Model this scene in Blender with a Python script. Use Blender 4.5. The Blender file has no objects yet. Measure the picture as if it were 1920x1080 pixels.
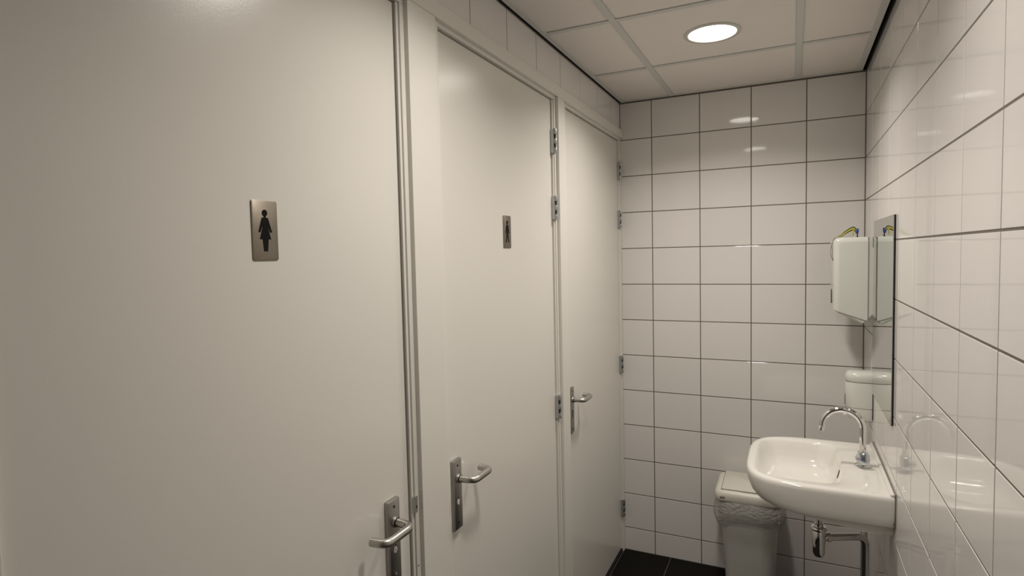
import bpy, bmesh, math, random
from mathutils import Vector, Matrix
random.seed(7)
S = bpy.context.scene
COL = S.collection
PI = math.pi

# ------------------------------------------------------------------ camera, world, exposure
cam_d = bpy.data.cameras.new('camera')
cam = bpy.data.objects.new('camera', cam_d); COL.objects.link(cam)
cam_d.sensor_fit = 'HORIZONTAL'; cam_d.sensor_width = 36.0
cam_d.lens = 1096.15 * 36.0 / 1920.0
cam_d.clip_start = 0.02
_r = Vector((0.9020001, 0.43114658, -0.02254857))
_u = Vector((-0.00373887, 0.06002649, 0.99818978))
_f = Vector((-0.43171963, 0.90028298, -0.0557559))
cam.matrix_world = Matrix(((_r.x, _u.x, -_f.x, 0.8625), (_r.y, _u.y, -_f.y, -3.2224),
                           (_r.z, _u.z, -_f.z, 1.7015), (0, 0, 0, 1)))
S.camera = cam
w = bpy.data.worlds.new('world'); S.world = w; w.use_nodes = True
w.node_tree.nodes['Background'].inputs[0].default_value = (0.9, 0.92, 1.0, 1)
w.node_tree.nodes['Background'].inputs[1].default_value = 0.0
S.view_settings.view_transform = 'Standard'; S.view_settings.look = 'None'
S.view_settings.gamma = 1.0; S.view_settings.use_curve_mapping = False
S.view_settings.exposure = -0.50
LAMP_W = 11.0                      # watts of each ceiling downlight
LAMP_COL = (1.0, 0.937, 0.86)
LAMP_SPREAD = math.radians(140)
LAMPS = [(0.585, -0.83), (0.585, -2.03)]

# ------------------------------------------------------------------ room measures (metres)
W = 1.173          # room width (door wall x=0, basin wall x=W)
H = 2.527          # ceiling
YF = -3.95         # wall behind the camera
ROW1 = 2.322       # first horizontal tile joint
TH, TW = 0.1991, 0.25
COL1 = 0.1746      # first vertical joint on the back wall
TOPZ = 2.62        # walls run on behind the suspended ceiling

# ------------------------------------------------------------------ materials
def mat(name, col, rough=0.5, metal=0.0, spec=0.5, coat=0.0, bump=0.0, bscale=60.0, var=0.0, vscale=8.0, rvar=0.0,
        objvar=0.0, stretch=None):
    m = bpy.data.materials.new(name); m.use_nodes = True
    nt = m.node_tree; b = nt.nodes['Principled BSDF']
    b.inputs['Base Color'].default_value = (*col, 1); b.inputs['Roughness'].default_value = rough
    b.inputs['Metallic'].default_value = metal; b.inputs['Specular IOR Level'].default_value = spec
    b.inputs['Coat Weight'].default_value = coat; b.inputs['Coat Roughness'].default_value = 0.05
    L = nt.links; N = nt.nodes
    tc = N.new('ShaderNodeTexCoord'); vec = tc.outputs['Object']
    if stretch:
        mp = N.new('ShaderNodeMapping'); mp.inputs['Scale'].default_value = stretch
        L.new(vec, mp.inputs['Vector']); vec = mp.outputs['Vector']
    if var or objvar or rvar:
        nz = N.new('ShaderNodeTexNoise'); nz.inputs['Scale'].default_value = vscale; nz.inputs['Detail'].default_value = 5
        L.new(vec, nz.inputs['Vector'])
    if var or objvar:
        hv = N.new('ShaderNodeHueSaturation'); hv.inputs['Color'].default_value = (*col, 1)
        m1 = N.new('ShaderNodeMath'); m1.operation = 'MULTIPLY_ADD'
        m1.inputs[1].default_value = 2 * var; m1.inputs[2].default_value = 1 - var
        L.new(nz.outputs['Fac'], m1.inputs[0])
        oi = N.new('ShaderNodeObjectInfo'); m2 = N.new('ShaderNodeMath'); m2.operation = 'MULTIPLY_ADD'
        m2.inputs[1].default_value = objvar; m2.inputs[2].default_value = -objvar / 2
        L.new(oi.outputs['Random'], m2.inputs[0])
        m3 = N.new('ShaderNodeMath'); L.new(m1.outputs[0], m3.inputs[0]); L.new(m2.outputs[0], m3.inputs[1])
        L.new(m3.outputs[0], hv.inputs['Value']); L.new(hv.outputs['Color'], b.inputs['Base Color'])
    if rvar:
        m4 = N.new('ShaderNodeMath'); m4.operation = 'MULTIPLY_ADD'
        m4.inputs[1].default_value = 2 * rvar; m4.inputs[2].default_value = rough - rvar
        L.new(nz.outputs['Fac'], m4.inputs[0]); L.new(m4.outputs[0], b.inputs['Roughness'])
    if bump:
        n2 = N.new('ShaderNodeTexNoise'); n2.inputs['Scale'].default_value = bscale; n2.inputs['Detail'].default_value = 3
        L.new(vec, n2.inputs['Vector'])
        bp = N.new('ShaderNodeBump'); bp.inputs['Strength'].default_value = bump; bp.inputs['Distance'].default_value = 0.002
        L.new(n2.outputs['Fac'], bp.inputs['Height']); L.new(bp.outputs['Normal'], b.inputs['Normal'])
    return m

M = {}
M['door'] = mat('door_paint', (0.78, 0.755, 0.70), 0.23, bump=0.045, bscale=220, var=0.015, vscale=3)
M['frame'] = mat('frame_paint', (0.79, 0.765, 0.71), 0.32, bump=0.05, bscale=120)
M['tile'] = mat('glazed_tile', (0.80, 0.77, 0.745), 0.05, objvar=0.035, var=0.01, bump=0.012, bscale=14, rvar=0.02)
M['grout'] = mat('grout', (0.17, 0.145, 0.12), 0.9, var=0.15, vscale=30)
M['ctile'] = mat('ceiling_board', (0.86, 0.81, 0.765), 0.95, spec=0.1, bump=0.25, bscale=400, objvar=0.02)
M['grid'] = mat('ceiling_grid_metal', (0.66, 0.66, 0.63), 0.55)
M['plenum'] = mat('dark_plenum', (0.012, 0.011, 0.010), 0.95)
M['plaster'] = mat('plaster', (0.27, 0.26, 0.245), 0.85, bump=0.1, bscale=80)
M['floor'] = mat('dark_floor_tile', (0.006, 0.005, 0.0035), 0.6, spec=0.12, bump=0.25, bscale=150, var=0.35, vscale=40)
M['fgrout'] = mat('floor_grout', (0.16, 0.15, 0.135), 0.9)
M['stone'] = mat('black_stone', (0.010, 0.009, 0.009), 0.45)
M['alu'] = mat('satin_aluminium', (0.52, 0.50, 0.47), 0.34, metal=1.0, rvar=0.05, vscale=60)
M['plate'] = mat('anodised_plate', (0.40, 0.385, 0.36), 0.42, metal=1.0)
M['zinc'] = mat('galvanised_steel', (0.50, 0.52, 0.52), 0.42, metal=0.9, var=0.1, vscale=60)
M['sign'] = mat('brushed_steel_sign', (0.29, 0.255, 0.21), 0.48, metal=1.0, var=0.12, vscale=25, rvar=0.08)
M['black'] = mat('black_print', (0.004, 0.004, 0.004), 0.6, spec=0.15)
M['hole'] = mat('dark_hole', (0.008, 0.008, 0.008), 0.9)
M['chrome'] = mat('chrome', (0.80, 0.80, 0.79), 0.06, metal=1.0)
M['ceramic'] = mat('white_ceramic', (0.84, 0.815, 0.765), 0.10, coat=0.6)
M['plastic'] = mat('white_plastic', (0.655, 0.655, 0.61), 0.2)
M['cream'] = mat('cream_plastic', (0.72, 0.69, 0.61), 0.35)
M['binbody'] = mat('bin_plastic', (0.52, 0.515, 0.48), 0.38)
M['seam'] = mat('seam_shadow_and_slot', (0.10, 0.095, 0.08), 0.8)  # seam shade put into a dark colour; dark slots and window share it
M['badge'] = mat('grey_badge', (0.22, 0.21, 0.18), 0.5)
M['white'] = mat('white_indicator', (0.85, 0.84, 0.80), 0.4)
M['blue'] = mat('blue_clip', (0.03, 0.06, 0.25), 0.4)
M['knob'] = mat('clear_knob', (0.62, 0.66, 0.68), 0.08, metal=0.85)
M['yellow'] = mat('yellow_insulation', (0.42, 0.36, 0.04), 0.45)
M['green'] = mat('green_insulation', (0.05, 0.09, 0.02), 0.45)
M['brown'] = mat('brown_thread', (0.12, 0.09, 0.06), 0.7)
M['sealant'] = mat('grey_sealant', (0.20, 0.18, 0.155), 0.7)
M['mirror'] = mat('mirror_silver', (0.66, 0.69, 0.655), 0.015, metal=1.0)
M['glass_edge'] = mat('dark_mirror_edge', (0.010, 0.012, 0.012), 0.4)
m = mat('soap_cup', (0.66, 0.65, 0.60), 0.25); m.node_tree.nodes['Principled BSDF'].inputs['Transmission Weight'].default_value = 0.0
M['cup'] = m

def emis(name, col, s):
    m = bpy.data.materials.new(name); m.use_nodes = True
    b = m.node_tree.nodes['Principled BSDF']
    b.inputs['Base Color'].default_value = (0.9, 0.9, 0.9, 1)
    b.inputs['Emission Color'].default_value = (*col, 1); b.inputs['Emission Strength'].default_value = s
    return m
M['diffuser'] = emis('lamp_diffuser', (1.0, 0.95, 0.87), 14.0)

def bag_mat():
    m = bpy.data.materials.new('bin_bag_film'); m.use_nodes = True
    nt = m.node_tree; N = nt.nodes; L = nt.links
    b = N['Principled BSDF']; out = N['Material Output']
    b.inputs['Base Color'].default_value = (0.62, 0.61, 0.58, 1); b.inputs['Roughness'].default_value = 0.16
    tr = N.new('ShaderNodeBsdfTransparent'); tr.inputs[0].default_value = (0.93, 0.93, 0.92, 1)
    mx = N.new('ShaderNodeMixShader'); mx.inputs[0].default_value = 0.36
    L.new(tr.outputs[0], mx.inputs[1]); L.new(b.outputs[0], mx.inputs[2]); L.new(mx.outputs[0], out.inputs['Surface'])
    tc = N.new('ShaderNodeTexCoord'); mp = N.new('ShaderNodeMapping'); mp.inputs['Scale'].default_value = (1, 1, 2.2)
    mp.inputs['Rotation'].default_value = (0.3, 0.5, 0)
    L.new(tc.outputs['Object'], mp.inputs['Vector'])
    n2 = N.new('ShaderNodeTexNoise'); n2.inputs['Scale'].default_value = 22; n2.inputs['Detail'].default_value = 4
    n2.inputs['Distortion'].default_value = 1.4
    L.new(mp.outputs['Vector'], n2.inputs['Vector'])
    bp = N.new('ShaderNodeBump'); bp.inputs['Strength'].default_value = 1.0; bp.inputs['Distance'].default_value = 0.02
    L.new(n2.outputs['Fac'], bp.inputs['Height']); L.new(bp.outputs['Normal'], b.inputs['Normal'])
    return m
M['bag'] = bag_mat()

# ------------------------------------------------------------------ helpers
def tag(o, label=None, cat=None, group=None, kind=None):
    if label: o['label'] = label
    if cat: o['category'] = cat
    if group: o['group'] = group
    if kind: o['kind'] = kind
    return o

def wloc(o):
    p = Vector(o.location)
    while o.parent:
        o = o.parent; p += Vector(o.location)
    return p

def mk(name, bm, m, parent=None, loc=None, smooth=False):
    """world-space bmesh -> one mesh object whose origin is loc (or the parent's origin)"""
    bmesh.ops.recalc_face_normals(bm, faces=bm.faces[:])
    base = wloc(parent) if parent else Vector((0, 0, 0))
    org = Vector(loc) if loc is not None else base
    bmesh.ops.translate(bm, verts=bm.verts[:], vec=-org)
    me = bpy.data.meshes.new(name); bm.to_mesh(me); bm.free()
    me.materials.append(M[m])
    if smooth:
        for p in me.polygons: p.use_smooth = True
        try: me.set_sharp_from_angle(angle=math.radians(40))
        except Exception: pass
    o = bpy.data.objects.new(name, me); COL.objects.link(o)
    o.location = org - base
    if parent: o.parent = parent
    return o

def empty(name, loc):
    o = bpy.data.objects.new(name, None); COL.objects.link(o); o.location = loc
    o.empty_display_size = 0.05
    return o

def box(bm, x0, x1, y0, y1, z0, z1, bev=0.0, seg=2):
    v = [bm.verts.new((x, y, z)) for x in (x0, x1) for y in (y0, y1) for z in (z0, z1)]
    fs = [bm.faces.new([v[i] for i in q]) for q in ((0, 1, 3, 2), (4, 6, 7, 5), (0, 4, 5, 1), (2, 3, 7, 6), (0, 2, 6, 4), (1, 5, 7, 3))]
    if bev:
        es = list({e for f in fs for e in f.edges})
        bmesh.ops.bevel(bm, geom=es, offset=bev, segments=seg, profile=0.5, affect='EDGES')
    return bm

def nbox(*a, **k):
    return box(bmesh.new(), *a, **k)

def lathe(bm, prof, c, axis=Vector((0, 0, 1)), n=32, cap=True):
    """prof: list of (radius, height along axis)"""
    axis = Vector(axis).normalized()
    t = Vector((1, 0, 0)) if abs(axis.x) < 0.9 else Vector((0, 1, 0))
    a = axis.cross(t).normalized(); b = axis.cross(a)
    c = Vector(c); rings = []
    for r, h in prof:
        rings.append([bm.verts.new(c + axis * h + (a * math.cos(2 * PI * i / n) + b * math.sin(2 * PI * i / n)) * r) for i in range(n)])
    for p, q in zip(rings, rings[1:]):
        for i in range(n): bm.faces.new((p[i], p[(i + 1) % n], q[(i + 1) % n], q[i]))
    if cap:
        bm.faces.new(rings[0][::-1]); bm.faces.new(rings[-1])
    return bm

def tube(bm, pts, r, n=14, cap=True):
    pts = [Vector(p) for p in pts]; rings = []
    rad = r if isinstance(r, (list, tuple)) else [r] * len(pts)
    d0 = (pts[1] - pts[0]).normalized()
    nrm = d0.orthogonal().normalized()
    for i, p in enumerate(pts):
        d = (pts[min(i + 1, len(pts) - 1)] - pts[max(i - 1, 0)]).normalized()
        nrm = (nrm - d * nrm.dot(d)).normalized(); bi = d.cross(nrm)
        rings.append([bm.verts.new(p + (nrm * math.cos(2 * PI * k / n) + bi * math.sin(2 * PI * k / n)) * rad[i]) for k in range(n)])
    for p, q in zip(rings, rings[1:]):
        for i in range(n): bm.faces.new((p[i], p[(i + 1) % n], q[(i + 1) % n], q[i]))
    if cap:
        bm.faces.new(rings[0][::-1]); bm.faces.new(rings[-1])
    return bm

def fillet(pts, r, n=8):
    """polyline with its inner corners rounded"""
    pts = [Vector(p) for p in pts]; out = [pts[0]]
    for a, b, c in zip(pts, pts[1:], pts[2:]):
        u = (a - b).normalized(); v = (c - b).normalized()
        ang = u.angle(v); t = min(r / math.tan(ang / 2), (a - b).length * .49, (c - b).length * .49)
        p0 = b + u * t; p1 = b + v * t
        for i in range(n + 1):
            s = i / n
            out.append(p0 * (1 - s) ** 2 + b * 2 * s * (1 - s) + p1 * s * s)
    out.append(pts[-1]); return out

def spline(pts, n=8):
    pts = [Vector(p) for p in pts]; out = []
    P = [pts[0]] + pts + [pts[-1]]
    for i in range(1, len(P) - 2):
        a, b, c, d = P[i - 1], P[i], P[i + 1], P[i + 2]
        for k in range(n):
            t = k / n
            out.append(0.5 * ((2 * b) + (c - a) * t + (2 * a - 5 * b + 4 * c - d) * t * t + (3 * b - a - 3 * c + d) * t ** 3))
    out.append(pts[-1]); return out

def prism(bm, poly, f, d):
    """poly: 2-D points; f maps (a, b, t) to 3-D; extruded t from d[0] to d[1]"""
    lo = [bm.verts.new(f(a, b, d[0])) for a, b in poly]; hi = [bm.verts.new(f(a, b, d[1])) for a, b in poly]
    n = len(poly)
    for i in range(n): bm.faces.new((lo[i], lo[(i + 1) % n], hi[(i + 1) % n], hi[i]))
    bm.faces.new(lo[::-1]); bm.faces.new(hi)
    return bm

def loft(bm, rings, cap0=True, cap1=True):
    R = [[bm.verts.new(p) for p in r] for r in rings]; n = len(R[0])
    for p, q in zip(R, R[1:]):
        for i in range(n): bm.faces.new((p[i], p[(i + 1) % n], q[(i + 1) % n], q[i]))
    if cap0: bm.faces.new(R[0][::-1])
    if cap1: bm.faces.new(R[-1])
    return bm

def rrect(cx, cy, hx, hy, r, z, n=8):
    out = []
    for k, (sx, sy) in enumerate(((1, 1), (-1, 1), (-1, -1), (1, -1))):
        for i in range(n + 1):
            a = k * PI / 2 + i / n * PI / 2
            out.append(Vector((cx + sx * (hx - r) + r * math.cos(a), cy + sy * (hy - r) + r * math.sin(a), z)))
    return out

# ------------------------------------------------------------------ floor
fl = mk('floor', nbox(-0.10, W + 0.05, YF, 0.05, -0.05, -0.0015), 'fgrout', loc=(0, 0, 0))
tag(fl, 'dark brown-black tiled floor with thin grey joints', 'floor', kind='structure')
ft = 0.30; cache = {}
def tile_mesh(key, m, sx, sy, sz, bev, seg=1):
    """shared cut-tile mesh, front face centred on the origin and looking along +z"""
    k = (key, round(sx, 4), round(sy, 4))
    if k not in cache:
        bm = nbox(-sx / 2, sx / 2, -sy / 2, sy / 2, -sz, 0, bev=bev, seg=seg)
        me = bpy.data.meshes.new(key); bm.to_mesh(me); bm.free(); me.materials.append(M[m])
        cache[k] = me
    return cache[k]
def put(name, me, parent, loc, rot=None):
    o = bpy.data.objects.new(name, me); COL.objects.link(o); o.parent = parent
    o.location = Vector(loc) - wloc(parent)
    if rot is not None: o.rotation_euler = rot
    return o
xs = [0.0, 0.26, 0.56, 0.86, 1.16, W]; ys = [0.0]
while ys[-1] > YF + 0.02: ys.append(max(ys[-1] - ft, YF))
for xa, xb in zip(xs, xs[1:]):
    for yb, ya in zip(ys, ys[1:]):
        put('floor_tile', tile_mesh('floor_tile', 'floor', xb - xa - 0.003, yb - ya - 0.003, 0.008, 0.0006), fl,
            ((xa + xb) / 2, (ya + yb) / 2, 0.0))

# ------------------------------------------------------------------ tiled walls
G = 0.0044            # joint width
RZ = [2.5215, ROW1]
while RZ[-1] - TH > 0: RZ.append(RZ[-1] - TH)
RZ.append(0.0)        # row edges from the top down
def jit(): return random.uniform(-1, 1) * 0.0011

wb = mk('wall_back', nbox(-0.10, W + 0.10, 0.0012, 0.10, 0, TOPZ), 'grout', loc=(0, 0, 0))
tag(wb, 'narrow end wall of glossy white tiles with dark joints', 'wall', kind='structure')
CX = [0.0] + [COL1 + TW * k for k in range(4)] + [W]
for za, zb in zip(RZ, RZ[1:]):
    for xa, xb in zip(CX, CX[1:]):
        put('wall_tile', tile_mesh('wall_tile', 'tile', xb - xa - G, za - zb - G, 0.008, 0.0013, 2), wb,
            ((xa + xb) / 2, 0.0, (za + zb) / 2), (PI / 2 + jit(), jit(), 0))

wr = mk('wall_right', nbox(W + 0.0012, W + 0.10, YF, 0.0, 0, TOPZ), 'grout', loc=(W, 0, 0))
tag(wr, 'long white tiled wall that carries the washbasin and mirror', 'wall', kind='structure')
CY = [0.0]
while CY[-1] > YF + 0.01: CY.append(max(CY[-1] - TW, YF))
for za, zb in zip(RZ, RZ[1:]):
    for yb, ya in zip(CY, CY[1:]):
        put('wall_tile', tile_mesh('wall_tile_side', 'tile', za - zb - G, yb - ya - G, 0.008, 0.0013, 2), wr,
            (W, (ya + yb) / 2, (za + zb) / 2), (jit() * .5, -PI / 2 + jit() * .5, 0))

DOORS = [(-2.87, -2.04), (-1.855, -1.022), (-0.875, -0.040)]
DTOP = 2.315; DBOT = 0.025
XD, XL, XF, XB = -0.0075, -0.0005, 0.004, 0.0165       # door face, lip, frame face, casing face
YE = -3.035                                            # end of the door casing behind the camera
bm = bmesh.new()
box(bm, -0.20, -0.062, YF, 0.10, 0, TOPZ)
box(bm, -0.062, -0.0012, YE, 0.0, 2.372, TOPZ)
for a, b in ((YE, DOORS[0][0] - .033), (DOORS[0][1] + .033, DOORS[1][0] - .033), (DOORS[1][1] + .033, DOORS[2][0] - .050)):
    box(bm, -0.062, -0.001, a, b, 0, 2.372)
wl = mk('wall_left', bm, 'grout', loc=(0, 0, 0))
tag(wl, 'cubicle wall with white doors below a band of white tiles', 'wall', kind='structure')
mk('plaster_panel', nbox(-0.062, 0.0, YF, YE - 0.002, 0, TOPZ), 'plaster', wl)
LY = [0.0, -0.168]
while LY[-1] > YE + 0.01: LY.append(max(LY[-1] - TW, YE))
for yb, ya in zip(LY, LY[1:]):
    za, zb = 2.5235, 2.377
    put('wall_tile', tile_mesh('wall_tile_band', 'tile', za - zb, yb - ya - G * .8, 0.008, 0.0013, 2), wl,
        (0.0, (ya + yb) / 2 + (.0012 if yb == 0 else 0), (za + zb) / 2), (jit() * .6, PI / 2 + jit() * .6, 0))
wf = mk('wall_front', nbox(-0.20, W + 0.10, YF - 0.10, YF, 0, TOPZ), 'plaster', loc=(0, YF, 0))
tag(wf, 'plain grey plaster wall behind the camera, opposite the tiled end wall', 'wall', kind='structure')

# ------------------------------------------------------------------ suspended ceiling
ce = mk('ceiling', nbox(-0.06, W + 0.06, YF, 0.05, 2.60, TOPZ), 'plenum', loc=(0, 0, 2.60))
tag(ce, 'suspended ceiling of pale square boards in a light metal grid', 'ceiling', kind='structure')
RX = [0.283, 0.886]                                   # main runners
TY = [-0.530 - 0.6 * k for k in range(6)]             # cross tees
rw_ = 0.0120
xl0, xl1, xr0, xr1 = 0.0105, 0.032, 1.134, 1.157       # edge angles beside the walls
mk('edge_trim', nbox(xl0, xl1, YF + .002, -0.002, H - 0.001, H + 0.004, bev=.0005, seg=1), 'grid', ce)
mk('edge_trim', nbox(xl0 + .006, xl0 + .008, YF + .002, -0.002, H + .004, H + 0.024), 'grid', ce)
for xa_, xb_ in ((0.0002, 0.0022), (W - 0.0022, W - 0.0002)):
    mk('gap_shade_strip', nbox(xa_, xb_, YF + .002, -0.002, H + .0005, 2.60), 'plenum', ce)  # black strip added so the gap beside the edge trim looks dark
mk('edge_trim', nbox(xr0, xr1, YF + .002, -0.002, H - 0.001, H + 0.004, bev=.0005, seg=1), 'grid', ce)
mk('edge_trim', nbox(xl1, xr0, -0.016, -0.0035, H - 0.001, H + 0.004, bev=.0005, seg=1), 'grid', ce)
mk('gap_shade_strip', nbox(0.003, W - 0.003, -0.0022, -0.0004, H + .0005, 2.60), 'plenum', ce)  # same painted shade along the end wall
mk('edge_trim', nbox(xl1, xr0, YF + .002, YF + 0.02, H - 0.001, H + 0.004, bev=.0005, seg=1), 'grid', ce)
for x in RX:
    mk('main_runner', nbox(x - rw_, x + rw_, YF + .02, -0.016, H - 0.0005, H + 0.003, bev=.0004, seg=1), 'grid', ce)
bays = [(xl1, RX[0] - rw_), (RX[0] + rw_, RX[1] - rw_), (RX[1] + rw_, xr0)]
for y in TY:
    if y < YF + .05: continue
    for xa, xb in bays:
        mk('cross_tee', nbox(xa, xb, y - rw_, y + rw_, H, H + 0.003, bev=.0004, seg=1), 'grid', ce)
EY = [-0.016 - .001] + [y for y in TY if y > YF + .05] + [YF + .02]
LR = 0.094                                            # lamp cut-out radius
for bi, (xa, xb) in enumerate(bays):
    for k, (yb, ya) in enumerate(zip(EY, EY[1:])):
        y1 = yb - (rw_ if k else 0) + .004; y0 = ya + rw_ - .004
        x0, x1 = xa - .004, xb + .004
        lamp = [l for l in LAMPS if x0 < l[0] < x1 and y0 < l[1] < y1]
        zt = H + 0.004
        bm = bmesh.new()
        if not lamp:
            box(bm, x0, x1, y0, y1, zt, zt + 0.014)
        else:
            cx, cy = lamp[0]; n = 64; lo = []; hi = []; li = []; hh = []
            for i in range(n):
                a = 2 * PI * i / n; c, s = math.cos(a), math.sin(a)
                t = min((x1 - cx) / c if c > 1e-9 else ((x0 - cx) / c if c < -1e-9 else 9),
                        (y1 - cy) / s if s > 1e-9 else ((y0 - cy) / s if s < -1e-9 else 9))
                for L_, r_, z_ in ((lo, t, zt), (hi, t, zt + .014), (li, LR, zt), (hh, LR, zt + .014)):
                    L_.append(bm.verts.new((cx + c * r_, cy + s * r_, z_)))
            for i in range(n):
                j = (i + 1) % n
                bm.faces.new((lo[i], lo[j], li[j], li[i])); bm.faces.new((hi[i], hi[j], hh[j], hh[i]))
                bm.faces.new((lo[i], lo[j], hi[j], hi[i])); bm.faces.new((li[i], li[j], hh[j], hh[i]))
        mk('ceiling_board', bm, 'ctile', ce)

# ------------------------------------------------------------------ downlights
lamp_words = ['round recessed downlight in the ceiling board next to the tiled end wall',
              'round recessed downlight in the ceiling above the near cubicle door, two boards from the other']
for (x, y), lab in zip(LAMPS, lamp_words):
    t = empty('downlight', (x, y, H)); tag(t, lab, 'ceiling lamp', 'recessed ceiling downlights')
    bm = bmesh.new()
    lathe(bm, [(0.1035, 0.004), (0.1035, 0.0005), (0.101, -0.0015), (0.089, -0.0015), (0.0865, 0.001), (0.0865, 0.006), (0.0900, 0.006), (0.0900, 0.004)], (x, y, H), n=64, cap=False)
    mk('trim_ring', bm, 'plastic', t, smooth=True)
    bm = bmesh.new()
    lathe(bm, [(0.091, 0.006), (0.091, 0.040), (0.0, 0.040)][:2], (x, y, H), n=48, cap=False)
    bm2 = lathe(bm, [(0.091, 0.040), (0.01, 0.042)], (x, y, H), n=48, cap=False)
    mk('housing', bm, 'plastic', t, smooth=True)
    bm = bmesh.new()
    lathe(bm, [(0.0885, 0.0100), (0.0885, 0.0085), (0.0865, 0.0075), (0.045, 0.0045), (0.004, 0.0038)], (x, y, H), n=48)
    mk('diffuser', bm, 'diffuser', t, smooth=True)
    ld = bpy.data.lights.new('lamp_light', 'AREA'); ld.shape = 'DISK'; ld.size = 0.165
    ld.energy = LAMP_W * (1.0 if y > -1.5 else 0.92); ld.color = LAMP_COL; ld.spread = LAMP_SPREAD
    lo = bpy.data.objects.new('lamp_light', ld); COL.objects.link(lo); lo.parent = t; lo.location = (0, 0, -0.003)

# ------------------------------------------------------------------ door frames and casings
frame_words = ['white painted frame around the door with the woman sign',
               'white painted frame around the door with the man sign',
               'white painted frame around the signless door beside the tiled end wall']
trims = []
for i, ((a, b), lab) in enumerate(zip(DOORS, frame_words)):
    t = empty('trim_%d' % (i + 1), (0, (a + b) / 2, 0)); tag(t, lab, 'door frame', kind='structure'); trims.append(t)
    br = b + .032 if i < 2 else -0.002
    jl = .049 if i == 2 else .032
    mk('jamb', nbox(-.061, XF, a - jl, a - .002, 0, 2.319, bev=.001, seg=1), 'frame', t)
    mk('jamb', nbox(-.061, XF, b + .0135, br, 0, 2.319, bev=.001, seg=1), 'frame', t)
    mk('stop_strip', nbox(-.061, XL, b + .0042, b + .0130, 0, 2.319, bev=.0008, seg=1), 'frame', t)
    mk('head', nbox(-.061, XF, a - jl, br, 2.3195, 2.3715, bev=.001, seg=1), 'frame', t)
    yp = b + .0046
    if i == 0:
        s = mk('strike_plate', nbox(XF - .003, XF + .0012, b + .0062, b + .0215, 1.056, 1.097), 'zinc', t)
        mk('strike_hole', nbox(XF + .0010, XF + .0018, b + .0150, b + .0180, 1.066, 1.074), 'hole', s)
        bm = bmesh.new(); lathe(bm, [(.002, 0), (.002, .0006)], (XF, b + .018, .915), (1, 0, 0), 12)
        mk('screw_hole', bm, 'hole', t)
casing_y = [(YE, DOORS[0][0] - .028), (DOORS[0][1] + .029, DOORS[1][0] - .031), (DOORS[1][1] + .029, DOORS[2][0] - .047)]
words = ['flat white upright casing board behind the hinges of the woman sign door',
         'wide flat white casing board between the doors with the woman and man signs',
         'narrow flat white casing board between the man sign door and the signless door']
for k, ((a, b), lab) in enumerate(zip(casing_y, words)):
    o = mk('trim_%d' % (k + 4), nbox(XF, XB, a, b, 0, 2.3315, bev=.0012, seg=2), 'frame', loc=(XF, (a + b) / 2, 0))
    tag(o, lab, 'casing', kind='structure')
o = mk('trim_7', nbox(XF, XB + .001, YE, -0.002, 2.332, 2.3745, bev=.0014, seg=2), 'frame', loc=(XF, -1.5, 2.332))
tag(o, 'long white casing board running across the top of the three doors', 'casing', kind='structure')
for k, ((a, b), nm) in enumerate(zip(DOORS, ('woman sign', 'man sign', 'signless'))):
    o = mk('trim_%d' % (k + 8), nbox(-.060, -0.0008, a - .001, b + .0035, 0, .019, bev=.002, seg=1), 'stone', loc=(-.03, (a + b) / 2, 0))
    tag(o, 'low black stone sill under the %s door' % nm, 'threshold', kind='structure')

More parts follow.
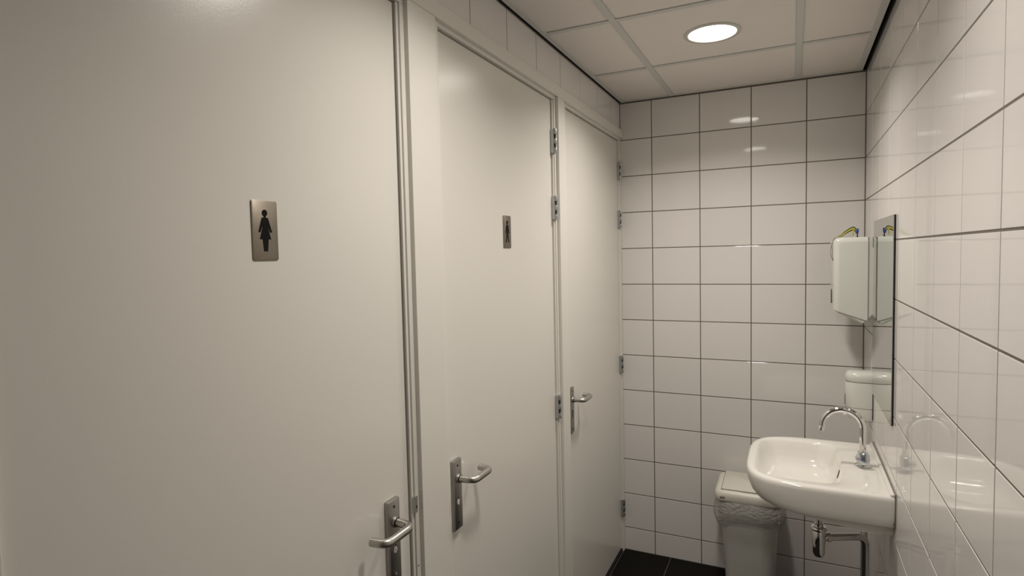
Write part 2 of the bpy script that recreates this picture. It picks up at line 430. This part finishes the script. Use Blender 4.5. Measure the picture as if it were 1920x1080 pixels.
# ------------------------------------------------------------------ doors with handles and hinges
door_words = ['smooth white door with a woman pictogram sign and metal lever handle',
              'smooth white door with a man pictogram sign and metal lever handle',
              'smooth white door without sign, keyhole plate, beside the tiled end wall']
PLATE_Y = [-2.113, -1.817, -0.848]
SPZ = 1.069
for i, ((a, b), lab) in enumerate(zip(DOORS, door_words)):
    d = mk('door_%d' % (i + 1), nbox(-.045, XD, a, b, DBOT, DTOP, bev=.0012, seg=2), 'door', loc=(-.025, (a + b) / 2, DBOT))
    tag(d, lab, 'door', kind='structure')
    py = PLATE_Y[i]; hw = .0230; z0, z1 = .920, 1.123
    # plate with bevelled front edges
    bm = bmesh.new()
    lv = [(XD, 0), (XD + .0085, 0), (XD + .0110, .0025)]
    rings = []
    for x, ins in lv:
        rings.append([Vector((x, p.x, p.y)) for p in rrect(py, (z0 + z1) / 2, hw - ins, (z1 - z0) / 2 - ins, .003, 0, 3)])
    loft(bm, rings); pl = mk('handle_plate', bm, 'plate', d, smooth=True)
    xf = XD + .0110
    for z in (z1 - .017, z0 + .020):
        bm = lathe(bmesh.new(), [(.0036, -.0005), (.0036, .0004), (.0028, .0007)], (xf, py, z), (1, 0, 0), 16)
        s = mk('screw', bm, 'hole' if (i, z < 1) != (0, True) else 'zinc', pl)
    if i < 2:
        bm = bmesh.new(); rings = []
        for h, sc in ((-.0005, 1), (.0006, 1), (.0009, .85)):
            rings.append([Vector((xf + h, py + .0062 * sc * math.cos(q * PI / 12), 1.000 + .0080 * sc * math.sin(q * PI / 12))) for q in range(24)])
        loft(bm, rings); mk('turn_indicator', bm, 'white', pl)
        mk('indicator_slot', nbox(xf + .0008, xf + .0013, py - .0011, py + .0011, .9965, 1.0035), 'badge', pl)
        bm = lathe(bmesh.new(), [(.0018, -.0004), (.0018, .0006)], (xf, py + .001, 1.0125), (1, 0, 0), 12)
        mk('pin_hole', bm, 'hole', pl)
    else:
        bm = bmesh.new()
        lathe(bm, [(.0055, -.0004), (.0055, .0006)], (xf, py, 1.019), (1, 0, 0), 18)
        box(bm, xf - .0004, xf + .0006, py - .003, py + .003, .988, 1.019)
        mk('keyhole', bm, 'hole', pl)
    bm = lathe(bmesh.new(), [(.0128, -.0005), (.0128, .0050), (.0115, .0072)], (xf, py, SPZ), (1, 0, 0), 28)
    mk('rosette', bm, 'plate', d, smooth=True)
    bm = lathe(bmesh.new(), [(.0112, .0068), (.0112, .0095)], (xf, py, SPZ), (1, 0, 0), 28)
    mk('collar', bm, 'hole', d, smooth=True)
    sg = -1 if i == 0 else 1
    xo = XD + .064
    path = fillet([(xf + .009, py, SPZ), (xo, py + sg * .004, SPZ), (xo, py + sg * .099, SPZ), (XD + .024, py + sg * .103, SPZ)], .024, 9)
    lv_ = mk('lever', tube(bmesh.new(), path, .0100, 18), 'alu', d, smooth=True)
    bm = lathe(bmesh.new(), [(.0016, 0), (.0016, .0008)], (xf + .016, py - .0098 if True else py, SPZ - .003), (0, -1, -.2), 10)
    mk('set_screw', bm, 'hole', lv_)
    # hinges on the far edge (near edge for the first door)
    hy = (b + .006) if i else (a - .006)
    so = 1 if i else -1
    for zc in (2.152, 1.888, 1.080, .258):
        bm = bmesh.new()
        ya, yb = sorted((hy - so * .010, hy + so * .012))
        box(bm, XD - .001, XF + .0030, ya, yb, zc - .047, zc + .047, bev=.0006, seg=1)
        hg = mk('hinge', bm, 'zinc', d)
        for q, (dz, hh) in enumerate(((.0370, .020), (0, .018), (-.0370, .020))):
            bm = lathe(bmesh.new(), [(.0062, -hh / 2), (.0066, -hh / 2 + .001), (.0066, hh / 2 - .001), (.0062, hh / 2)], (XF + .0068, hy - so * .002, zc + dz), n=16)
            mk('knuckle', bm, 'zinc', hg, smooth=True)
        for dz in (.0185, -.0185):
            ya, yb = sorted((hy - so * .0092, hy + so * .002))
            mk('slot', nbox(XF + .0026, XF + .0038, ya, yb, zc + dz - .0080, zc + dz + .0080), 'hole', hg)
            bm = lathe(bmesh.new(), [(.0046, -.0078), (.0046, .0078)], (XF + .0060, hy + so * .0068, zc + dz), n=14)
            mk('knuckle', bm, 'zinc', hg, smooth=True)
        bm = lathe(bmesh.new(), [(.0030, .046), (.0030, .0495), (.0018, .0515)], (XF + .0068, hy - so * .002, zc), n=12)
        mk('pin', bm, 'zinc', hg, smooth=True)
for i in (1, 2):
    a, b = DOORS[i]
    mk('latch_slot', nbox(XD, XD + .0012, a + .0006, a + .0024, 1.045, 1.102), 'hole', [o for o in COL.objects if o.name == 'door_%d' % (i + 1)][0])

# ------------------------------------------------------------------ pictogram signs
def sign(y, z, lab, kind):
    wy, hz = .029, .0548
    x0 = XD + .0002
    t = empty('restroom_sign', (x0, y, z - hz)); tag(t, lab, 'sign', 'steel pictogram signs on the doors')
    bm = bmesh.new(); rings = []
    for x, ins in ((x0, 0), (x0 + .0013, 0), (x0 + .0018, .0006)):
        rings.append([Vector((x, p.x, p.y)) for p in rrect(y, z, wy - ins, hz - ins, .0045, 0, 5)])
    loft(bm, rings); mk('plate', bm, 'sign', t, smooth=True)
    xp = x0 + .0018; top = z + hz
    f = lambda a, b, tt: Vector((tt, y + a * .001, top - b * .001))
    d = (xp, xp + .0005)
    parts = []
    head = [(5.9 * math.cos(k * PI / 14), 23 + 6.1 * math.sin(k * PI / 14)) for k in range(28)]
    if kind == 'woman':
        polys = [('head', head), ('neck', [(-2.2, 28), (2.2, 28), (2.2, 32), (-2.2, 32)]),
                 ('dress', [(-6.9, 31.6), (6.9, 31.6), (15.4, 58), (11.2, 58.4), (5.2, 45), (6.2, 50), (12.6, 71), (-12.6, 71), (-6.2, 50), (-5.2, 45), (-11.2, 58.4), (-15.4, 58)]),
                 ('legs', [(-6.6, 71), (6.6, 71), (4.2, 93), (-4.2, 93)])]
    else:
        polys = [('head', head), ('neck', [(-2.0, 28), (2.0, 28), (2.0, 32), (-2.0, 32)]),
                 ('torso', [(-7.6, 31.6), (7.6, 31.6), (14.2, 60), (10.4, 61), (6.2, 44), (6.2, 62), (-6.2, 62), (-6.2, 44), (-10.4, 61), (-14.2, 60)]),
                 ('leg', [(-6.2, 62), (0.0, 62), (0.0, 66), (-6.8, 91), (-13.2, 91)]), ('leg', [(0.0, 62), (6.2, 62), (13.2, 91), (6.8, 91), (0.0, 66)])]
    pic = None
    bm = bmesh.new()
    for nm, P in polys: prism(bm, P, f, d)
    mk('pictogram', bm, 'black', t)
sign(-2.449, 1.757, 'brushed steel sign with a black woman pictogram on white door', 'woman')
sign(-1.439, 1.781, 'brushed steel sign with a black man pictogram on white door', 'man')

# ------------------------------------------------------------------ mirror
my0, my1, mz0, mz1 = -0.922, -0.403, 1.098, 1.808
t = empty('mirror', (W, (my0 + my1) / 2, mz0)); tag(t, 'frameless rectangular wall mirror above the white washbasin', 'mirror')
mk('backing', nbox(W - .0055, W - .0004, my0, my1, mz0, mz1), 'glass_edge', t)
mk('glass', nbox(W - .0075, W - .0055, my0 + .0012, my1, mz0, mz1), 'mirror', t)

# ------------------------------------------------------------------ paper towel dispenser
t = empty('towel_dispenser', (W, -.25, 1.376)); tag(t, 'white plastic paper towel dispenser on the wall beside the mirror', 'dispenser')
fy = lambda a, b, tt: Vector((a, tt, b))
bm = prism(bmesh.new(), [(W - .0005, 1.742), (1.06, 1.742), (1.040, 1.72), (1.034, 1.428), (1.134, 1.377), (W - .0005, 1.420)], fy, (-.382, -.118))
bmesh.ops.bevel(bm, geom=[e for e in bm.edges if not all(abs(v.co.x - W) < .002 for v in e.verts)], offset=.006, segments=3, affect='EDGES')
frm = mk('back_frame', bm, 'plastic', t, smooth=True)
prof = [(1.149, 1.746), (1.149, 1.3935), (1.0245, 1.437), (1.0225, 1.746)]
bm = prism(bmesh.new(), prof, fy, (-.386, -.114))
es = [e for e in bm.edges if (all(v.co.x < 1.03 for v in e.verts) and any(v.co.z > 1.7 for v in e.verts))
      or all(v.co.z > 1.74 for v in e.verts) and any(v.co.x < 1.03 for v in e.verts)]
bmesh.ops.bevel(bm, geom=es, offset=.024, segments=7, profile=0.5, affect='EDGES', clamp_overlap=True)
cov = mk('cover', bm, 'plastic', t, smooth=True)
mk('cover_seam', nbox(1.1490, 1.1506, -.3832, -.1168, 1.396, 1.743), 'seam', t)
bm = prism(bmesh.new(), [(1.149, 1.3920), (1.149, 1.3937), (1.029, 1.4370), (1.029, 1.4353)], fy, (-.3834, -.1166))
mk('cover_seam', bm, 'seam', t)
bm = bmesh.new(); loft(bm, [[Vector((1.0232 - dx, p.x, p.y)) for p in rrect(-.25, 1.488, .018, .031, .012, 0, 5)] for dx in (-.002, .0022)])
mk('level_window', bm, 'seam', t)
mk('hinge_slot', nbox(1.1655, 1.1700, -.3832, -.378, 1.700, 1.742), 'seam', t)

# yellow-green earth wires with a blue lug lying on the dispenser
t = empty('earth_wire', (1.10, -.30, 1.746)); tag(t, 'yellow and green striped wire with blue clip on top of the towel dispenser', 'wire')
for k, (dy, dz, m_) in enumerate(((0, 0, 'yellow'), (.006, .0035, 'yellow'), (.003, -.0045, 'green'), (.005, .0080, 'green'))):
    P = spline([(1.112, -.300 + dy, 1.772 + dz), (1.104, -.300 + dy, 1.7815 + dz), (1.092, -.300 + dy, 1.779 + dz), (1.072, -.302 + dy, 1.767 + dz * .8),
                (1.056, -.304 + dy, 1.7530 + dz * .5), (1.043, -.306 + dy, 1.7485 + dz * .2)], 8)
    mk('strand', tube(bmesh.new(), P, .0030 if m_ == 'yellow' else .0022, 8), m_, t, smooth=True)
P = spline([(1.104, -.300, 1.780), (1.099, -.306, 1.772), (1.098, -.310, 1.762), (1.102, -.312, 1.756)], 6)
mk('strand', tube(bmesh.new(), P, .0032, 8), 'yellow', t, smooth=True)
bm = lathe(bmesh.new(), [(.003, .020), (.0055, .017), (.0062, .006), (.0058, .000), (.0030, -.003)], (1.1145, -.302, 1.7635), (.12, 0, 1), 14)
mk('clip', bm, 'blue', t, smooth=True)
bm = lathe(bmesh.new(), [(.0036, 0), (.0036, .004), (.0020, .006), (.0020, .017)], (1.1165, -.302, 1.7462), n=12)
mk('terminal', bm, 'black', t, smooth=True)
for P in ([(1.045, -.306, 1.749), (1.030, -.31, 1.742), (1.021, -.315, 1.722), (1.015, -.33, 1.694), (1.0145, -.345, 1.672), (1.020, -.35, 1.652), (1.0225, -.35, 1.646)],
          [(1.045, -.304, 1.749), (1.028, -.305, 1.741), (1.0200, -.31, 1.715), (1.0210, -.325, 1.690), (1.0200, -.34, 1.668), (1.0215, -.35, 1.652), (1.0225, -.35, 1.646)]):
    mk('thread', tube(bmesh.new(), spline(P, 6), .0010, 6), 'brown', t, smooth=True)

# ------------------------------------------------------------------ soap dispenser
def dring(cy, hy, dx, n_, z, N=40):
    """D outline on the right wall: flat back at x=W, superellipse to the left"""
    out = []
    for k in range(N + 1):
        a = PI * k / N; c, s = math.cos(a), math.sin(a)
        v = math.copysign(abs(c) ** (2 / n_), c) * hy; u = abs(s) ** (2 / n_) * dx
        out.append(Vector((W - .0006 - u, cy + v, z)))
    return out
t = empty('soap_dispenser', (W, -.332, .96)); tag(t, 'small white soap dispenser on the wall above the far end of the washbasin', 'dispenser')
sy, sh_ = -.332, .052
bm = loft(bmesh.new(), [dring(sy, sh_ - .001, .097, 3.2, 1.018), dring(sy, sh_, .099, 3.2, 1.022), dring(sy, sh_, .099, 3.2, 1.124), dring(sy, sh_ - .001, .097, 3.2, 1.127)])
mk('body', bm, 'plastic', t, smooth=True)
bm = loft(bmesh.new(), [dring(sy, sh_ - .001, .098, 3.2, 1.1295), dring(sy, sh_ + .0005, .1005, 3.2, 1.133), dring(sy, sh_ + .0005, .1005, 3.2, 1.150), dring(sy, sh_ - .003, .097, 3.2, 1.162), dring(sy, sh_ - .010, .088, 3.0, 1.169), dring(sy, sh_ - .026, .070, 2.6, 1.1725)])
mk('lid', bm, 'plastic', t, smooth=True)
mk('lid_seam', loft(bmesh.new(), [dring(sy, sh_ - .0015, .0975, 3.2, 1.1262), dring(sy, sh_ - .0015, .0975, 3.2, 1.1302)]), 'seam', t, smooth=True)
bm = loft(bmesh.new(), [dring(sy, sh_ - .022, .060, 3.0, .958), dring(sy, sh_ - .008, .085, 3.0, .966), dring(sy, sh_ - .003, .094, 3.2, .985), dring(sy, sh_ - .002, .096, 3.2, 1.0165)])
mk('cup', bm, 'cup', t, smooth=True)
bm = loft(bmesh.new(), [[Vector((p.x, p.y, z_)) for p in rrect(1.080, sy, .016 - i_, .020 - i_, .008, 0, 4)] for z_, i_ in ((.975, .003), (.979, 0), (.990, 0), (.994, .003))])
mk('push_button', bm, 'white', t, smooth=True)
mk('side_slot', nbox(W - .1003, W - .0985, sy - .012, sy + .012, 1.022, 1.068), 'seam', t)
mk('back_gap_shadow', nbox(W - .003, W - .0002, sy - sh_ - .0022, sy + sh_, .975, 1.085), 'glass_edge', t)  # dark slip painted in for the gap shadow between dispenser and wall

# ------------------------------------------------------------------ washbasin
BY = -.708; ZR = .881
NB = 120; UC = .285
def cast(inside):
    """ring of (u, v) where rays from the bowl centre leave an outline"""
    out = []
    for a in ANG:
        c, s = math.cos(a), math.sin(a); lo, hi = 0.0, 0.8
        for _ in range(40):
            mid = (lo + hi) / 2
            if inside(UC + c * mid, s * mid): lo = mid
            else: hi = mid
        out.append((UC + c * lo, s * lo))
    return out
def outer(a, D, n_=3.9, u0=.13, um=0.0006):
    return lambda u, v: u > um and (abs(v) < a if u < u0 else (abs(v) / a) ** n_ + ((u - u0) / (D - u0)) ** n_ < 1)
def bowl(hu, hv, n_=4.4, uc=.285):
    return lambda u, v: (abs(v) / hv) ** n_ + (abs(u - uc) / hu) ** n_ < 1
acr = math.atan2(.295, -UC)                       # include the two wall corners
ANG = sorted([2 * PI * k / NB for k in range(NB)] + [acr, 2 * PI - acr])
def P3(ring, z): return [Vector((W - u, BY + v, z)) for u, v in ring]
t = empty('wash_basin', (W, BY, .735)); tag(t, 'white ceramic washbasin with rounded front on the tiled wall', 'washbasin')
rings = []
for z, a, D in ((.738, .085, .32), (.748, .16, .345), (.760, .235, .375), (.769, .272, .405), (.774, .2760, .418), (.7745, .283, .422), (.785, .288, .440), (.805, .292, .456), (.835, .2945, .467),
                (.862, .295, .470), (.872, .2935, .4685), (.878, .290, .465), (.8808, .284, .459)):
    rings.append(P3(cast(outer(a, D)), z))
top = cast(outer(.276, .450))
rings.append(P3(top, ZR))
for z, hu, hv in ((ZR - .0005, .153, .243), (ZR - .003, .149, .239), (ZR - .010, .145, .234), (.845, .140, .227), (.815, .133, .218), (.792, .122, .204), (.777, .102, .178), (.768, .072, .130), (.7645, .035, .06), (.7635, .020, .022)):
    rings.append(P3(cast(bowl(hu, hv)), z))
bm = loft(bmesh.new(), rings, cap0=True, cap1=True)
mk('basin', bm, 'ceramic', t, smooth=True)
bm = nbox(W - .016, W - .0004, BY - .288, BY + .288, ZR - .006, ZR + .008, bev=.005, seg=3)
mk('upstand', bm, 'ceramic', t, smooth=True)
mk('wall_joint', nbox(W - .0035, W + .0001, BY - .2965, BY + .2965, .775, ZR + .0105), 'sealant', t)
bm = prism(bmesh.new(), [(W - .001, .780), (W - .001, .7365), (W - .09, .7375), (W - .20, .750), (W - .335, .772), (W - .335, .780)], lambda a, b, tt: Vector((a, tt, b)), (BY - .262, BY + .262))
bmesh.ops.bevel(bm, geom=[e for e in bm.edges if all(v.co.z < .775 for v in e.verts)], offset=.004, segments=2, affect='EDGES')
mk('underbody', bm, 'ceramic', t, smooth=True)
bm = loft(bmesh.new(), [[Vector((W - .1455 - (.845 - p.y) * .233 - dx, p.x, p.y)) for p in rrect(BY - .004, .838, .0045, .016, .0044, 0, 4)] for dx in (-.004, .0012)])
mk('overflow_slot', bm, 'hole', t)
bm = lathe(bmesh.new(), [(.006, .001), (.016, .0015), (.019, .0028), (.0215, .0022), (.0225, .0005)], (W - .285, BY, .7635), n=28)
mk('drain', bm, 'chrome', t, smooth=True)

# ------------------------------------------------------------------ tap
TX, TYp = 1.105, -.712
t = empty('tap', (TX, TYp, ZR)); tag(t, 'chrome swan-neck tap standing on the washbasin ledge', 'tap')
bm = lathe(bmesh.new(), [(.0275, .0005), (.0275, .0035), (.0245, .0060), (.0175, .0075)], (TX, TYp, ZR), n=36)
mk('flange', bm, 'chrome', t, smooth=True)
bm = lathe(bmesh.new(), [(.0190, .005), (.0190, .044), (.0178, .052), (.0125, .055)], (TX, TYp, ZR), n=32)
mk('body', bm, 'chrome', t, smooth=True)
R_ = .0675; zc = 1.022
P = [(TX, TYp, ZR + .045), (TX, TYp, .96), (TX - .0005, TYp, 1.0)] + [(TX - R_ + R_ * math.cos(a), TYp, zc + R_ * math.sin(a)) for a in [k * PI / 20 for k in range(0, 20)]]
P += [(TX - 2 * R_ - .001, TYp, 1.016)]
mk('neck', tube(bmesh.new(), P, .0112, 18), 'chrome', t, smooth=True)
bm = lathe(bmesh.new(), [(.0112, .006), (.0128, .004), (.0128, -.011), (.0105, -.012), (.0090, -.008)], (TX - 2 * R_ - .002, TYp, 1.014), (.22, 0, 1), 24)
mk('aerator', bm, 'chrome', t, smooth=True)
ax = Vector((-.15, -1, .25)).normalized(); kc = Vector((TX + .002, TYp - .014, ZR + .032))
bm = bmesh.new(); a_ = ax.cross(Vector((0, 0, 1))).normalized(); b_ = ax.cross(a_); rings = []
for r, h, am in ((.011, 0, 0), (.013, .004, 0), (.020, .009, .08), (.0235, .014, .12), (.0235, .022, .12), (.021, .028, .10), (.013, .0315, .04)):
    rings.append([kc + ax * h + (a_ * math.cos(q) + b_ * math.sin(q)) * r * (1 + am * math.cos(3 * q)) for q in [2 * PI * k / 36 for k in range(36)]])
loft(bm, rings); kn = mk('knob', bm, 'knob', t, smooth=True)
bm = lathe(bmesh.new(), [(.0042, .0305), (.0042, .0322), (.003, .0327)], kc, ax, 18)
mk('cold_mark', bm, 'blue', kn, smooth=True)

# ------------------------------------------------------------------ bottle trap and pipes
t = empty('bottle_trap', (.962, -.69, .47)); tag(t, 'chrome bottle trap and waste pipe below the washbasin', 'drain trap')
tx, ty = .962, -.690
mk('tail_pipe', lathe(bmesh.new(), [(.0160, 0), (.0160, .012), (.0112, .014), (.0112, .128)], (tx, ty, .612), n=24), 'chrome', t, smooth=True)
mk('bottle', lathe(bmesh.new(), [(.006, 0), (.015, .003), (.0205, .010), (.0225, .020), (.0225, .054), (.0245, .055), (.0250, .075), (.0250, .108), (.020, .115)], (tx, ty, .490), n=32), 'chrome', t, smooth=True)
mk('union_nut', lathe(bmesh.new(), [(.0275, 0), (.0290, .003), (.0290, .009), (.0265, .013), (.017, .0155)], (tx, ty, .598), n=28), 'chrome', t, smooth=True)
d = Vector((.152, .055, .006))
dn = d.normalized()
mk('outlet_nut', lathe(bmesh.new(), [(.0135, .018), (.0135, .028), (.0185, .029), (.0190, .040), (.0165, .044)], (tx, ty, .568), dn, 24), 'chrome', t, smooth=True)
st = Vector((tx, ty, .568))
path = fillet([st + dn * .035, st + d + dn * .013, st + d + dn * .013 + Vector((0, 0, -.565))], .036, 10)
path[-1].z = .003
mk('waste_pipe', tube(bmesh.new(), path, .0138, 18), 'chrome', t, smooth=True)
o = mk('supply_pipe', tube(bmesh.new(), [(1.128, -.600, .002), (1.128, -.600, .30), (1.128, -.600, .7385)], .0085, 14), 'chrome', loc=(1.128, -.6, 0), smooth=True)
tag(o, 'straight thin upright pipe behind the waste pipe under the washbasin', 'pipe')

# ------------------------------------------------------------------ swing-lid bin with its bag
bx, by = .672, -.158
t = empty('swing_bin', (bx, by, 0)); tag(t, 'pale plastic swing-lid waste bin standing under the washbasin', 'bin')
rings = [rrect(bx + .010, by, .100, .088, .03, .0), rrect(bx + .010, by, .108, .096, .035, .006), rrect(bx + .010, by, .120, .108, .036, .26), rrect(bx + .006, by, .133, .118, .036, .484)]
mk('body', loft(bmesh.new(), [rings[0], rings[1]] + rings[2:]), 'binbody', t, smooth=True)
bm = bmesh.new(); hx, hy = .1500, .1255
rings = [rrect(bx, by, hx - .010, hy - .010, .040, .487), rrect(bx, by, hx - .001, hy - .001, .042, .487), rrect(bx, by, hx, hy, .042, .490), rrect(bx, by, hx, hy, .042, .512), rrect(bx, by, hx - .003, hy - .003, .042, .5225),
         rrect(bx, by, hx - .010, hy - .010, .040, .5300), rrect(bx, by, hx - .020, hy - .018, .034, .5340)]
sl = lambda v: Vector((v.x, v.y, v.z + (max(0, v.z - .49) / .044) * (v.y - by + hy) * .075))
loft(bm, [[sl(v) for v in r] for r in rings])
lid = mk('lid', bm, 'cream', t, smooth=True)
def slab(z0_, z1_, x0, x1, y0, y1, r, k=.075, tilt=0):
    bm = bmesh.new()
    rr = [rrect((x0 + x1) / 2, (y0 + y1) / 2, (x1 - x0) / 2 - i_, (y1 - y0) / 2 - i_, r, z_, 4) for z_, i_ in ((z0_, 0), (z1_ - .0015, 0), (z1_, .0015))]
    loft(bm, [[Vector((v.x, v.y, v.z + (v.y - by + hy) * k + tilt * (v.x - x0))) for v in q] for q in rr]); return bm
mk('flap_gap', slab(.530, .5353, bx - .119, bx + .119, by - hy + .020, by + hy - .020, .008), 'seam', lid, smooth=True)  # dark plate under the flap, stands in for the shaded gap around it
mk('flap', slab(.5345, .5395, bx - .116, bx + .116, by - hy + .023, by + hy - .023, .006, .075, .012), 'cream', lid, smooth=True)
mk('badge', nbox(bx - .122, bx - .098, by - hy - .0007, by - hy + .004, .499, .508), 'badge', lid)

bm = bmesh.new(); N = 160; rr_ = random.Random(3)
ph = [(rr_.randint(3, 40), rr_.uniform(0, 6.28), rr_.uniform(.3, 1)) for _ in range(16)]
base = rrect(bx, by, 1, 1, .2, 0, 8)
def bagpt(s, v):
    """s along the rim, v from top (0) to hem (1)"""
    a = 2 * PI * s
    c, q = math.cos(a), math.sin(a); n_ = 4.0
    ux = math.copysign(abs(c) ** (2 / n_), c); uy = math.copysign(abs(q) ** (2 / n_), q)
    w_ = sum(A * math.sin(k * a + p + 2.2 * v * math.sin(p * 3)) for k, p, A in ph) / 8
    sw = math.sin(PI * min(1, v * .95)) ** .7
    out = .006 + .026 * sw + .0095 * w_ * (0.3 + v) * min(1, v * 4)
    hem = .118 + .018 * math.sin(a * 2 + .6) + .008 * math.sin(5 * a + 1.0)
    z = .4865 - v * hem + .004 * w_ * v
    tx_ = .1345 - (.4865 - z) * .05; ty_ = .119 - (.4865 - z) * .04
    return Vector((bx + .006 + ux * (tx_ + out), min(by + uy * (ty_ + out), -.003), z))
rings = [[bagpt(k / N, j / 16) for k in range(N)] for j in range(17)]
inner = [[Vector((bx + (p.x - bx) * .985, by + (p.y - by) * .985, p.z + .003)) for p in rings[-1]]]
loft(bm, rings + inner, cap0=False, cap1=False)
o = mk('bin_bag', bm, 'bag', loc=(bx, by, .40), smooth=True)
tag(o, 'clear crumpled plastic bag folded over the rim of the swing-lid bin', 'bag')
